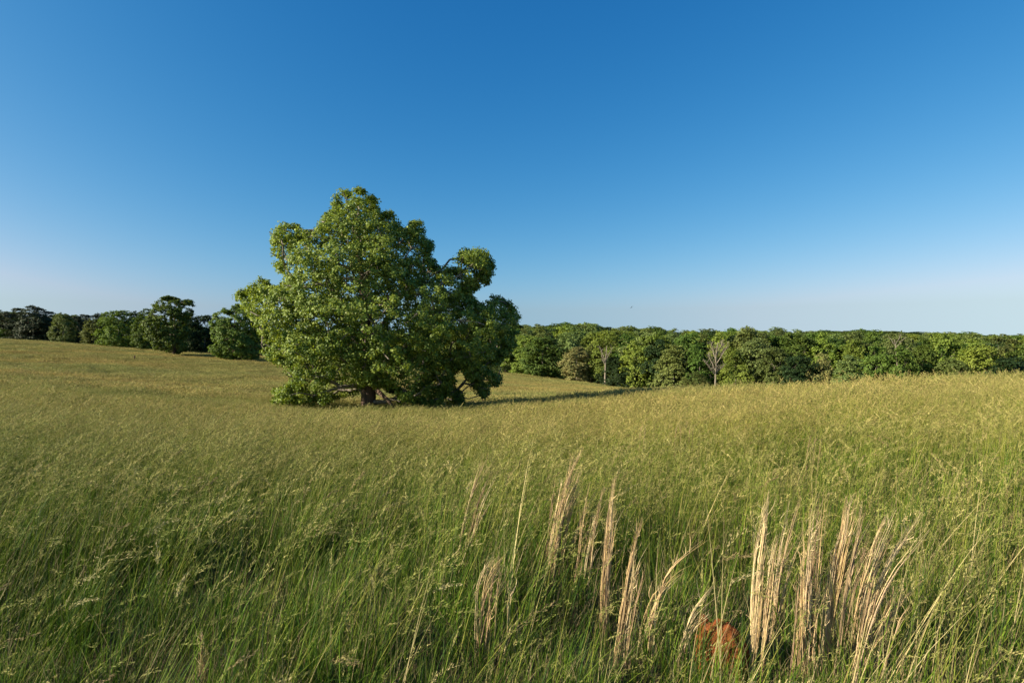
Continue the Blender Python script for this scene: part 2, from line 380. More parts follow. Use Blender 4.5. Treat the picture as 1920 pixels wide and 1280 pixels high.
def silhouette_tree(name, poly_px, Y, trunk, n_bough, bough_r, n_cluster, n_leaf, leaf, max_depth, mat, bark, tr_r, base_u, fine=False, sep=0.9, extra=None, cl_r=0.36, flat=1.0):
    """a tree whose crown fills the outline it shows, rounded out in depth round its axis"""
    k = Y / FPX
    bx = (base_u - 960) * k; bz = float(ground_z(bx, Y)); base = np.array([bx, Y, bz])
    poly = np.array([[(u - 960) * k - bx, EYE + (640 - v) * k - bz] for u, v in poly_px])
    lo, hi = poly.min(0), poly.max(0)
    Q = rng.uniform(lo, hi, (n_bough * 60, 2)); e = inside_dist(poly, Q)
    keep = e > bough_r * .16; Q, e = Q[keep], e[keep]
    e2 = np.clip(e - bough_r * .30, .02, max_depth)
    half = np.sqrt(np.maximum(max_depth ** 2 - (max_depth - e2) ** 2, 0)) * flat
    f = np.sign(rng.uniform(-1, 1, len(Q))) * rng.uniform(0, 1, len(Q)) ** .45
    P = np.stack([Q[:, 0], f * half, Q[:, 1]], -1)
    sel = []
    for i in range(len(P)):
        if len(sel) >= n_bough: break
        if not sel or np.min(np.linalg.norm(P[sel] - P[i], axis=1)) > sep * min(bough_r, max(e[i] * 1.0, .45 * bough_r)): sel.append(i)
    B = P[sel]; eb = e[sel]
    root = empty(name, base)
    # boughs: every bough ends in sprays of leaves on its outer side
    cz = (lo[1] + hi[1]) * .42
    outw = norm(B - np.array([0, 0, cz])); C = []; br = rng.uniform(.8, 1.25, len(B)) * np.minimum(bough_r, np.maximum(eb, .36 * bough_r))
    for b, o_, r in zip(B, outw, br):
        d = norm(rng.normal(size=(n_cluster, 3)) * np.array([1, 1, .8]) + o_ * .55 + np.array([0, 0, .25]))
        C.append(b + d * r * rng.uniform(.55, 1.0, (n_cluster, 1)))
    C = np.concatenate(C)
    sc_ = Y / (Y + C[:, 1]); ed = inside_dist(poly, np.stack([(C[:, 0] + bx) * sc_ - bx, (C[:, 2] + bz - EYE) * sc_ + EYE - bz], -1)); C = C[ed > np.where(rng.uniform(0, 1, len(C)) < .06, -.12, .04) * bough_r]
    cb = rng.uniform(0, 1, len(C))
    Lc = np.repeat(C, n_leaf, 0); off = norm(rng.normal(size=Lc.shape)) * (rng.uniform(0, 1, (len(Lc), 1)) ** .5) * cl_r
    off[:, 2] *= .8
    Lp = Lc + off
    ax = norm(Lp - np.array([0, 0, cz]))
    Nn = ax * .55 + norm(off) * .5 + np.array([0, 0, .45]) + rng.normal(size=Lp.shape) * .42
    V, F, li = leaves(Lp, Nn, leaf * rng.uniform(.7, 1.25, len(Lp)), fine)
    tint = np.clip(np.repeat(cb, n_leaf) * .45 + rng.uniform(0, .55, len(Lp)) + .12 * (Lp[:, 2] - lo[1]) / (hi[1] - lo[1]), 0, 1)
    obj('crown', mesh('crown', V, F, False, tint=tint[li]), mat, root)
    # wood
    segs, rt = grow(B, trunk, tr_r)
    tv, tf = tube(np.array(trunk), np.array(rt), 12)
    # flare and knots
    lump = 1 + .10 * np.sin(np.arctan2(tv[:, 1], tv[:, 0]) * 5 + tv[:, 2] * 2.2)
    tv[:, :2] = (tv[:, :2]) * lump[:, None]
    mb = MB(); mb.add(tv, tf, 0.)
    obj('trunk', mb.build('trunk', True, 'tint'), bark, root)
    mb = MB()
    for p, r in segs:
        v_, f_ = tube(p, r, 5); mb.add(v_, f_, 0.)
    obj('limbs', mb.build('limbs', True, 'tint'), M['bark_grey'], root)['kind'] = 'stuff'
    if extra: extra(root, base, k)
    return root

# ------------------------------------------------------------------ the big lone tree
HERO = [(668, 352), (645, 358), (630, 363), (622, 378), (628, 392), (606, 404), (600, 424), (585, 436), (566, 434), (560, 424), (546, 419), (522, 424), (511, 446), (513, 486), (522, 512), (536, 524), (532, 540),
        (512, 538), (504, 530), (488, 521), (474, 534), (445, 548), (444, 556), (460, 580), (478, 604), (494, 634), (494, 664), (510, 678), (530, 684), (546, 700), (548, 716), (526, 730), (512, 730), (492, 746),
        (508, 756), (560, 760), (606, 758), (630, 748), (652, 752), (668, 738), (690, 722), (716, 726), (735, 735), (752, 757), (800, 760), (868, 760), (870, 745), (852, 722), (856, 694), (866, 690), (876, 704), (884, 726), (892, 740), (912, 749),
        (918, 732), (942, 718), (938, 704), (926, 692), (948, 668), (968, 644), (979, 602), (964, 574), (946, 556), (928, 550), (918, 566), (896, 566), (884, 556), (898, 538), (920, 530), (926, 506), (918, 474),
        (890, 465), (866, 468), (854, 484), (846, 504), (830, 494), (822, 500), (806, 480), (813, 456), (796, 440), (793, 414), (772, 416), (764, 434), (752, 424), (744, 402), (728, 392), (714, 402), (706, 388), (712, 366), (704, 364), (690, 366), (684, 356)]
def hero_extra(root, base, k):
    def lim(name, pts, r, mat):
        P = np.array([px(u, v, 36 + dy) - base for u, v, dy in pts]); t = np.linspace(0, 1, 9); s = np.linspace(0, 1, len(P))
        Q = np.stack([np.interp(t, s, P[:, i]) for i in range(3)], -1); Q[1:-1] += rng.normal(size=(7, 3)) * .025
        v_, f_ = tube(Q, np.interp(t, [0, 1], r), 7); mb = MB(); mb.add(v_, f_, 0.); o = obj(name, mb.build(name, True, 'tint'), mat, root); return o
    lim('broken_limb', [(704, 728, 0), (714, 738, -.8), (726, 748, -1.4), (742, 770, -1.9)], (.17, .09), M['bark'])['label'] = 'dark broken limb propped on the grass'
    lim('broken_limb', [(706, 738, -.2), (722, 745, -1.2), (750, 753, -2.2)], (.05, .035), M['bark_pale'])['label'] = 'thin bleached dead limb'
    lim('broken_limb', [(700, 722, -.3), (712, 712, -1.4), (735, 700, -2.6)], (.13, .05), M['bark_grey'])
    lim('broken_limb', [(690, 712, -.3), (682, 700, -1.3), (676, 690, -2.0)], (.15, .07), M['bark'])
hero = silhouette_tree('tulip_tree', HERO, 36.0, [(0, 0, -.3), (0.02, 0, .35), (0.0, 0, 1.0), (.03, 0, 1.7), (-.02, .1, 2.8), (-.1, .1, 4.4), (-.2, 0, 6.4), (-.4, .1, 8.6), (-.6, 0, 10.8), (-.75, 0, 12.6)],
                       640, .84, 13, 27, .142, 7.2, M['hero'], M['bark'], [.62, .5, .44, .46, .36, .3, .22, .15, .08, .04], 691, False, .92, hero_extra, .29)
tag(hero, 'huge lone leafy green tree with short thick trunk in the meadow', 'tree')

# two trees standing out in the field on the left
T1 = [(318 + (u - 318) * 1.14 - 3, v) for u, v in [(316, 556), (302, 559), (297, 570), (290, 572), (294, 580), (286, 592), (276, 596), (272, 610), (282, 620), (278, 634), (290, 640), (296, 655), (318, 663), (345, 664), (353, 650), (346, 636), (354, 622), (350, 606), (360, 596), (357, 586), (365, 580), (360, 566), (350, 562), (340, 564), (330, 557)]]
t1 = silhouette_tree('field_tree', T1, 124.0, [(0, 0, -.3), (.05, 0, 1.0), (0, .1, 3.0), (.2, 0, 5.5), (.1, 0, 8), (.2, .1, 10.5)], 150, 1.0, 12, 20, .30, 4.2, M['mid'], M['bark'], [.5, .4, .33, .26, .15, .06], 326, sep=1.1, cl_r=.42)
tag(t1, 'tall rounded green tree standing out in the field left of the lone tree', 'tree')
T2 = [(440, 571), (430, 580), (420, 578), (412, 586), (402, 588), (398, 598), (391, 606), (398, 618), (394, 630), (402, 640), (390, 654), (406, 668), (432, 673), (455, 676), (482, 674), (494, 660), (486, 645), (494, 630), (488, 612), (492, 600), (478, 590), (470, 576), (460, 580), (452, 570)]
t2 = silhouette_tree('field_tree', T2, 118.0, [(0, 0, -.3), (.05, 0, 1.0), (0, .1, 3.0), (.2, 0, 5), (.1, 0, 7), (.2, .1, 9)], 150, 1.0, 12, 20, .30, 4.4, M['mid'], M['bark'], [.5, .4, .33, .26, .15, .06], 438, sep=1.1, cl_r=.42)
tag(t2, 'broad green field tree half hidden by the left side of the lone tree', 'tree')

# ------------------------------------------------------------------ woodland tree kinds (unit height 1, unit width 1 after scaling)
def crown_proto(kind, seed, H=12., W=9., nl=21000, leaf=.29):
    global rng
    keep = rng; rng = np.random.default_rng(seed)
    nb = {'round': 64, 'oval': 64, 'cone': 74, 'layer': 58, 'bush': 50, 'tall': 64}[kind]
    t = rng.uniform(0, 1, nb * 8)
    if kind == 'round': prof = lambda t: np.sqrt(np.clip(1 - (2 * t - .9) ** 2 / 1.21, 0, 1)); base = .05
    elif kind == 'oval': prof = lambda t: np.clip(np.sin(np.pi * np.clip(t * .9 + .1, 0, 1)) ** .7, 0, 1) * .95; base = .06
    elif kind == 'cone': prof = lambda t: (1 - t) ** .75 * .95 + .06; base = .03
    elif kind == 'layer': prof = lambda t: np.clip(np.sin(np.pi * np.clip(t * .75 + .22, 0, 1)), 0, 1) ** .5; base = .10
    elif kind == 'tall': prof = lambda t: np.clip(1 - abs(2 * t - 1.1) ** 2.2, 0, 1) ** .6; base = .08
    else: prof = lambda t: np.clip(1 - t ** 2, 0, 1) ** .5; base = .0
    ang = rng.uniform(0, 2 * np.pi, len(t)); rr = rng.uniform(.35, 1, len(t)) ** .6
    warp = 1 + .16 * np.sin(ang * 2 + seed) + .10 * np.sin(ang * 3 + 2 * seed + t * 4)
    rad = prof(t) * rr * warp * W * .5 * .84
    P = np.stack([rad * np.cos(ang), rad * np.sin(ang), (base + (1 - base) * t * .93) * H], -1)
    sel = []
    for i in range(len(P)):
        if len(sel) >= nb: break
        if not sel or np.min(np.linalg.norm((P[sel] - P[i]) * np.array([1, 1, 1.2]), axis=1)) > 1.05: sel.append(i)
    B = P[sel]; ncl = max(6, int(nl / len(B) / 13)); C = []
    fl = .55 if kind in ('layer', 'cone') else .85
    for b in B:
        o_ = norm(b - np.array([0, 0, H * .4])); r = rng.uniform(.55, 1.5) * W * .155
        d = norm(rng.normal(size=(ncl, 3)) + o_ * .6 + np.array([0, 0, .45])); C.append(b + d * np.array([1, 1, fl]) * r * rng.uniform(.6, 1, (ncl, 1)))
    C = np.concatenate(C); n_l = 13
    Lc = np.repeat(C, n_l, 0); off = norm(rng.normal(size=Lc.shape)) * rng.uniform(.1, 1, (len(Lc), 1)) * .42; off[:, 2] *= .7
    Lp = Lc + off; Lp[:, 2] = np.maximum(Lp[:, 2], .05)
    Nn = norm(Lp - np.array([0, 0, H * .35])) * .6 + norm(off) * .45 + np.array([0, 0, .5]) + rng.normal(size=Lp.shape) * .4
    V, F, li = leaves(Lp, Nn, leaf * rng.uniform(.65, 1.3, len(Lp)))
    tint = np.clip(np.repeat(rng.uniform(0, 1, len(C)), n_l) * .5 + rng.uniform(0, .5, len(Lp)), 0, 1)
    me = mesh('crown_' + kind, V / np.array([W, W, H]), F, False, tint=tint[li])
    # wood: trunk and limbs to the lower boughs
    tr = [(0, 0, -.6), (.05, 0, H * .12), (0, .1, H * .3), (.15, 0, H * .5), (0, 0, H * .66)]
    segs, rt = grow(B[:: 2], tr, [.30, .22, .16, .10, .04], .016)
    mb = MB(); v_, f_ = tube(np.array(tr), np.array(rt), 8); mb.add(v_ / np.array([W, W, H]), f_, 0.)
    for p, r in segs: v_, f_ = tube(p, r, 4); mb.add(v_ / np.array([W, W, H]), f_, 0.)
    wm = mb.build('trunk_' + kind, True, 'tint')
    rng = keep
    return me, wm
PROTO = {}
for k_, sd in [('round', 11), ('round', 12), ('round', 13), ('oval', 21), ('oval', 22), ('tall', 31), ('tall', 32), ('cone', 41), ('layer', 51), ('layer', 52), ('bush', 61), ('bush', 62)]:
    c_, t_ = crown_proto(k_, sd); c_.materials.append(M['mid']); t_.materials.append(M['bark_grey'])
    PROTO.setdefault(k_, []).append((c_, t_))
_ct = {}
def place_tree(name, u, vtop, wpx, Y, kind, mat, label, group, bark='bark_grey', hmin=2.0):
    i = _ct.get(kind, 0); _ct[kind] = i + 1
    c_, t_ = PROTO[kind][i % len(PROTO[kind])]
    x = (u - 960) / FPX * Y; z = float(ground_z(x, Y)) + .1
    H = max(EYE + (640 - vtop) / FPX * Y - z, hmin); W = wpx * 1.14 / FPX * Y
    root = empty(name, (x, Y, z), random.uniform(0, 6.28))
    wa = random.uniform(.86, 1.16)
    for nm, me, mt in (('trunk', t_, M[bark]), ('crown', c_, M[mat])):
        o = bpy.data.objects.new(nm, me); COL.objects.link(o); o.parent = root; o.scale = (W * wa, W / wa, H)
        o.material_slots[0].link = 'OBJECT'; o.material_slots[0].material = mt
    tag(root, label, 'bush' if 'bush' in name else 'tree', group)
    return root
GW = 'trees along the edge of the right-hand woods'
WOODS = [  # name, u, top v, width px, metres behind the field edge, kind, leaf, label
 ('woodland_tree', 948, 655, 46, 2, 'bush', 'pale', 'low grey-green bushy tree beside the right edge of the lone tree'),
 ('woodland_tree', 984, 628, 66, 4, 'round', 'bright', 'light green rounded tree at the left end of the right-hand woods'),
 ('woodland_tree', 1018, 631, 76, 2, 'round', 'mid', 'large darker green round tree at the field edge left of the tan tree'),
 ('woodland_tree', 1062, 627, 60, 8, 'oval', 'pale', 'pale green treetop rising behind the tan flowering tree'),
 ('flowering_tree', 1081, 652, 58, 0, 'round', 'tan', 'tan flowering tree with cream blossom at the field edge'),
 ('woodland_tree', 1108, 646, 44, 6, 'oval', 'olive', 'olive green tree between the tan tree and the forked bare trunk'),
 ('woodland_tree', 1138, 628, 54, 6, 'tall', 'bright', 'yellow-green crown spreading above the forked bare trunk'),
 ('woodland_tree', 1158, 668, 66, 3, 'bush', 'dark', 'dark shaded round thicket right of the forked bare trunk'),  # shade of this hollow put into the dark leaf colour
 ('woodland_tree', 1172, 632, 50, 9, 'oval', 'mid', 'mid green tree standing just behind the dark shaded thicket'),
 ('woodland_tree', 1190, 640, 52, 4, 'oval', 'bright', 'light green tree at the right of the dark shaded thicket'),
 ('woodland_tree', 1214, 624, 62, 10, 'tall', 'pale', 'tall pale tree above the shaded gap in the woods'),
 ('woodland_tree', 1238, 634, 54, 5, 'layer', 'dark', 'dark tree with visible pale trunks left of the vine-covered tree'),
 ('woodland_tree', 1264, 640, 78, 2, 'cone', 'olive', 'vine-covered grey-olive tree with dark skirts at the bottom of the slope'),
 ('woodland_tree', 1290, 624, 62, 12, 'round', 'mid', 'tall rounded treetop on the skyline left of the dead tree'),
 ('woodland_tree', 1312, 648, 54, 5, 'oval', 'mid', 'mid green tree just left of the grey dead tree'),
 ('olive_bush', 1306, 698, 48, -4, 'bush', 'olive', 'brownish olive bush at the foot of the grey dead tree'),
 ('woodland_tree', 1352, 624, 60, 11, 'oval', 'bright', 'light green crown directly behind the grey dead tree'),
 ('woodland_tree', 1380, 650, 62, 1, 'bush', 'bright', 'bushy yellow-green tree just right of the grey dead tree'),
 ('woodland_tree', 1402, 613, 56, 14, 'round', 'pale', 'grey-green crown that stands highest on the skyline right of the dead tree'),
 ('woodland_tree', 1420, 638, 80, 4, 'round', 'pale', 'broad silvery green tree in the middle of the right-hand woods'),
 ('woodland_tree', 1452, 652, 70, 0, 'layer', 'olive', 'spreading olive green tree left of the dark round tree'),
 ('woodland_tree', 1494, 624, 78, 9, 'round', 'mid', 'big tall tree rising over the dark round tree'),
 ('woodland_tree', 1496, 667, 62, -4, 'round', 'dark', 'dark green round tree low at the meadow crest'),
 ('woodland_tree', 1540, 666, 44, -2, 'oval', 'tan', 'narrow yellowish tan tree right of the dark round tree'),
 ('woodland_tree', 1545, 626, 62, 9, 'oval', 'bright', 'light green tree behind the narrow yellowish tree'),
 ('woodland_tree', 1594, 660, 82, -4, 'cone', 'pale', 'large blue-grey green tree shaped like a broad cone at the crest'),
 ('woodland_tree', 1598, 630, 70, 6, 'cone', 'bright', 'light green pointed tree behind the blue-grey cone-shaped tree'),
 ('woodland_tree', 1642, 646, 58, 3, 'layer', 'mid', 'mid green tree right of the blue-grey cone-shaped tree'),
 ('woodland_tree', 1640, 624, 60, 14, 'round', 'mid', 'skyline treetop beside the far dark hill, left of the bare-limbed crown'),
 ('woodland_tree', 1682, 624, 66, 7, 'layer', 'pale', 'sparse crown with pale bare limbs showing below the dark hill'),
 ('woodland_tree', 1690, 652, 68, 0, 'bush', 'mid', 'dense green thicket below the sparse bare-limbed crown'),
 ('woodland_tree', 1730, 638, 52, 5, 'oval', 'mid', 'green tree between the sparse crown and the domed tree'),
 ('woodland_tree', 1766, 624, 80, 6, 'round', 'bright', 'tall domed light green tree highest in the right part of the woods'),
 ('woodland_tree', 1786, 670, 66, -4, 'bush', 'olive', 'low olive thicket in front of the tall domed tree'),
 ('woodland_tree', 1838, 648, 84, 0, 'round', 'bright', 'broad bright yellow-green tree with pale trunks near the right edge'),
 ('woodland_tree', 1880, 630, 74, 8, 'layer', 'olive', 'grey-olive spreading tree near the right edge behind the dark layered tree'),
 ('woodland_tree', 1893, 670, 84, -5, 'layer', 'dark', 'dark green tree in flat layers at the right edge above the crest'),
 ('woodland_tree', 1930, 640, 70, 4, 'round', 'mid', 'green tree cut by the right edge of the picture'),
]
for nm, u, vt, wp, off, kd, mt, lb in WOODS:
    place_tree(nm, u, vt, wp, float(edge_y(u)) + off, kd, mt, lb, GW, 'bark_pale' if 'pale' in lb and ('trunk' in lb or 'limb' in lb) else 'bark_grey')
GL = 'trees along the left ridge'
LEFT = [  # name, u, top v, width px, distance, kind, leaf, label
 ('woodland_tree', 2, 586, 40, 172, 'round', 'mid', 'green tree at the left edge of the picture behind the ridge'),
 ('pine_tree', 34, 576, 56, 168, 'layer', 'pine', 'dark pine forming the left half of the tall pine clump on the ridge'),
 ('pine_tree', 62, 573, 54, 165, 'layer', 'pine', 'tallest dark pine in the clump on the left ridge'),
 ('pine_tree', 90, 582, 40, 167, 'layer', 'pine', 'dark pine on the right shoulder of the tall pine clump'),
 ('woodland_tree', 118, 587, 40, 160, 'round', 'olive', 'olive-topped tree just right of the tall pine clump'),
 ('pine_tree', 140, 592, 40, 166, 'layer', 'pine', 'dark tree between the olive-topped tree and the brown-twigged tree'),
 ('pine_tree', 158, 588, 36, 172, 'layer', 'pine', 'dark treetop behind the left of the brown-twigged tree'),
 ('pine_tree', 186, 588, 44, 174, 'layer', 'pine', 'dark treetop behind the right of the brown-twigged tree'),
 ('woodland_tree', 176, 598, 44, 155, 'round', 'olive', 'olive tree with bare brown twigs low on its side'),
 ('woodland_tree', 222, 582, 62, 146, 'round', 'mid', 'bright green round tree left of the two field trees'),
 ('woodland_tree', 252, 584, 48, 156, 'round', 'dark', 'dark green tree behind the bright green round tree'),
 ('woodland_tree', 277, 580, 56, 140, 'oval', 'mid', 'green tree touching the left side of the tall field tree'),
 ('woodland_tree', 352, 590, 50, 158, 'round', 'dark', 'dark tree just behind the right side of the tall field tree'),
 ('woodland_tree', 384, 591, 56, 160, 'round', 'dark', 'dark tree filling the gap between the two field trees'),
 ('woodland_tree', 418, 597, 50, 165, 'round', 'dark', 'dark tree behind the left half of the broad field tree'),
 ('woodland_tree', 490, 604, 60, 150, 'round', 'dark', 'dark tree showing between the broad field tree and the lone tree'),
]
for nm, u, vt, wp, Y, kd, mt, lb in LEFT: place_tree(nm, u, vt, wp, Y, kd, mt, lb, GL)

# ------------------------------------------------------------------ dead trees
def dead_tree(u, Y, trunk, limbs, label, seed, n_twig, spread, r0, twig_r=.026):
    """bare tree: trunk and limbs follow the photo's outline, fine twigs fork off the limbs in all directions"""
    global rng
    keep = rng; rng = np.random.default_rng(seed)
    k = Y / FPX; x = (u - 960) * k; z = float(ground_z(x, Y)); base = np.array([x, Y, z]); root = empty('dead_tree', base)
    def line(pts, m):
        P = np.array([px(a, b, Y + d) - base for a, b, d in pts]); t = np.linspace(0, 1, m); s_ = np.linspace(0, 1, len(P))
        Q = np.stack([np.interp(t, s_, P[:, i]) for i in range(3)], -1); Q[1:-1] += rng.normal(size=(m - 2, 3)) * .05; return Q
    T = line(trunk, 9); T[0] = (0, 0, -.3); mb = MB(); v_, f_ = tube(T, np.linspace(r0, r0 * .3, 9), 8); mb.add(v_, f_, 0.); obj('trunk', mb.build('trunk', True, 'tint'), M['bark_pale'], root)
    lines = [(T, r0 * .5)]
    for pts in limbs:
        Q = line(pts, 8); mb = MB(); v_, f_ = tube(Q, np.linspace(r0 * .52, .03, 8), 6); mb.add(v_, f_, 0.); obj('limb', mb.build('limb', True, 'tint'), M['bark_pale'], root); lines.append((Q, r0 * .3))
    mb = MB()
    for i in range(n_twig):
        Q, r = lines[i % len(lines)]; t = rng.uniform(.25, 1); j = int(t * (len(Q) - 1)); p = Q[j]; a = rng.uniform(0, 6.28); L_ = spread * rng.uniform(.35, 1) * (1.1 - .4 * t)
        d = norm(np.array([math.cos(a), math.sin(a), rng.uniform(.25, 1.5)])); m_ = p + d * L_ * .5 + rng.normal(size=3) * .08; e_ = p + d * L_ + np.array([0, 0, .18 * L_])
        v_, f_ = tube(np.array([p, m_, e_]), [twig_r * 1.5, twig_r, twig_r * .5], 4); mb.add(v_, f_, 0.)
        for _ in range(3):
            q = m_ + (e_ - m_) * rng.uniform(0, .7); w_ = q + norm(d + rng.normal(size=3) * .7) * L_ * rng.uniform(.25, .5)
            v_, f_ = tube(np.array([q, (q + w_) / 2 + rng.normal(size=3) * .04, w_]), [twig_r * .8, twig_r * .6, twig_r * .35], 3); mb.add(v_, f_, 0.)
    tw = obj('twigs', mb.build('twigs', True, 'tint'), M['bark_pale'], root); tw['kind'] = 'stuff'
    tag(root, label, 'dead tree', GW); rng = keep
dead_tree(1342, float(edge_y(1342)) - 5, [(1341, 735, 0), (1342, 700, 0), (1343, 672, 0), (1346, 642, 0)],
          [[(1344, 681, 0), (1352, 668, -.5), (1360, 657, -.8), (1367, 640, -1)], [(1342, 672, 0), (1337, 655, .6), (1333, 641, .8)], [(1341, 702, 0), (1331, 690, -.8), (1321, 677, -1.2)],
           [(1341, 694, 0), (1332, 672, .8), (1328, 660, 1)], [(1342, 700, 0), (1352, 690, .9), (1358, 682, 1.2)], [(1344, 664, 0), (1352, 648, .4), (1355, 637, .5)]],
          'bare grey dead tree with many fine twigs at the edge of the woods', 5, 170, 1.5, .20, .020)
dead_tree(1135, float(edge_y(1135)) - 1, [(1135, 716, 0), (1135, 690, 0), (1136, 672, 0), (1138, 648, 0)],
          [[(1135, 680, 0), (1131, 664, .3), (1124, 648, .5)], [(1136, 677, 0), (1142, 664, -.4), (1149, 652, -.6)], [(1135, 684, 0), (1129, 670, -.5), (1127, 655, -.7)]],
          'pale bare trunk forking upward against the shaded woods right of the tan tree', 9, 26, 1.4, .26)
dead_tree(1682, float(edge_y(1682)) + 1, [(1682, 690, 0), (1681, 662, 0), (1680, 650, 0), (1678, 636, 0)],
          [[(1681, 652, 0), (1674, 640, .3), (1666, 630, .5)], [(1681, 650, 0), (1690, 640, -.4), (1699, 632, -.6)], [(1680, 645, 0), (1686, 635, .4), (1689, 626, .5)]],
          'pale bare limbs of a dead tree rising through the sparse crown', 14, 8, .8, .11, .014)

# ------------------------------------------------------------------ distant woods (one mass)
def far_woods():
    ps = []; protos = []
    for i, (kd, j, mt) in enumerate([('round', 0, 'mid'), ('round', 1, 'bright'), ('oval', 0, 'pale'), ('tall', 0, 'mid'), ('oval', 1, 'olive'), ('layer', 0, 'dark'), ('round', 2, 'pale'), ('tall', 1, 'bright')]):
        me = PROTO[kd][j][0].copy(); me.materials.clear(); me.materials.append(M[mt])
        protos.append(bpy.data.objects.new('woods_crown', me))
    P, S = [], []
    def patch(u0, u1, y0, y1, step, h0, h1, edge=None):
        Y = y0
        while Y < y1:
            x0, x1 = (u0 - 960) / FPX * Y, (u1 - 960) / FPX * Y
            n = int((x1 - x0) / step) + 1
            xs = np.linspace(x0, x1, n) + rng.uniform(-.8, .8, n) * step; ys = Y + rng.uniform(-.6, .6, n) * step
            for x, y in zip(xs, ys):
                u = 960 + FPX * x / y
                if edge is not None and y < edge(u): continue
                q = rng.uniform(0, 1) ** 1.6; h = h0 + (h1 - h0) * q * rng.uniform(.8, 1.1); wd = step * (.85 + 1.05 * q) * rng.uniform(.85, 1.2)
                P.append((x, y, float(ground_z(x, y)))); S.append((wd, wd, h))
            Y += step
    patch(840, 2250, 95, 300, 6.6, 9.6, 15.8, lambda u: edge_y(u) + 9)
    patch(840, 2300, 300, 460, 10.0, 10, 16.5)
    patch(700, 2400, 460, 900, 17, 11, 15)
    patch(-500, 640, 178, 240, 7.5, 8.5, 12.0)
    patch(-500, 700, 240, 420, 13, 9, 12)
    patch(800, 2500, 900, 1700, 34, 13, 18)
    P = np.array(P); S = np.array(S); n = len(P)
    rot = np.zeros((n, 3)); rot[:, 2] = rng.uniform(0, 6.28, n)
    scatter('distant_woods', protos, P, rng.integers(0, len(protos), n), S, rot, 'distant green woods rolling back to the skyline', 'woods')
far_woods()

# ------------------------------------------------------------------ meadow grass
GREENS = np.array([(.070, .125, .012), (.110, .165, .014), (.140, .190, .020), (.070, .120, .024), (.175, .200, .026), (.050, .095, .017)])
CULM = np.array([(.24, .245, .042), (.31, .27, .06), (.19, .23, .038)])
HEAD = np.array([(.32, .262, .098), (.27, .24, .078), (.22, .212, .060), (.38, .30, .125)])
DRY = np.array([(.42, .31, .16), (.50, .38, .21), (.34, .25, .13), (.30, .20, .11)])

def ribbons(n, root, az, length, th0, bend, width, seg, twist=None):
    """n blades: curved, tapering ribbons.  returns V (n, 2*(seg+1), 3), F"""
    t = np.linspace(0, 1, seg + 1)
    th = th0[:, None] + bend[:, None] * t[None] ** 1.4
    ds = length[:, None] / seg
    hx = np.cumsum(np.concatenate([np.zeros((n, 1)), np.sin((th[:, 1:] + th[:, :-1]) / 2) * ds], 1), 1)
    hz = np.cumsum(np.concatenate([np.zeros((n, 1)), np.cos((th[:, 1:] + th[:, :-1]) / 2) * ds], 1), 1)
    P = np.stack([root[:, 0:1] + np.cos(az)[:, None] * hx, root[:, 1:2] + np.sin(az)[:, None] * hx, root[:, 2:3] + hz], -1)
    tw = rng.uniform(-1.2, 1.2, n) if twist is None else twist
    side = np.stack([-np.sin(az) * np.cos(tw), np.cos(az) * np.cos(tw), np.sin(tw) * .6], -1)
    wd = width[:, None] * np.clip((1 - t[None]) * 1.6, .06, 1) * np.clip(.6 + t[None] * 2, 0, 1)
    V = np.stack([P - side[:, None] * wd[..., None] * .5, P + side[:, None] * wd[..., None] * .5], 2).reshape(n, -1, 3)
    i = np.arange(seg) * 2
    f = np.stack([i, i + 1, i + 3, i + 2], -1)
    F = (np.arange(n)[:, None, None] * (2 * (seg + 1)) + f[None]).reshape(-1, 4)
    return V, F, P

def diamonds(C, D, ln, wd):
    n = len(C); D = norm(D); S = norm(np.cross(D, norm(rng.normal(size=(n, 3)))))
    V = np.stack([C - D * ln * .5, C + S * wd * .5, C + D * ln * .5, C - S * wd * .5], 1)
    return V.reshape(-1, 3), np.arange(n * 4).reshape(-1, 4)

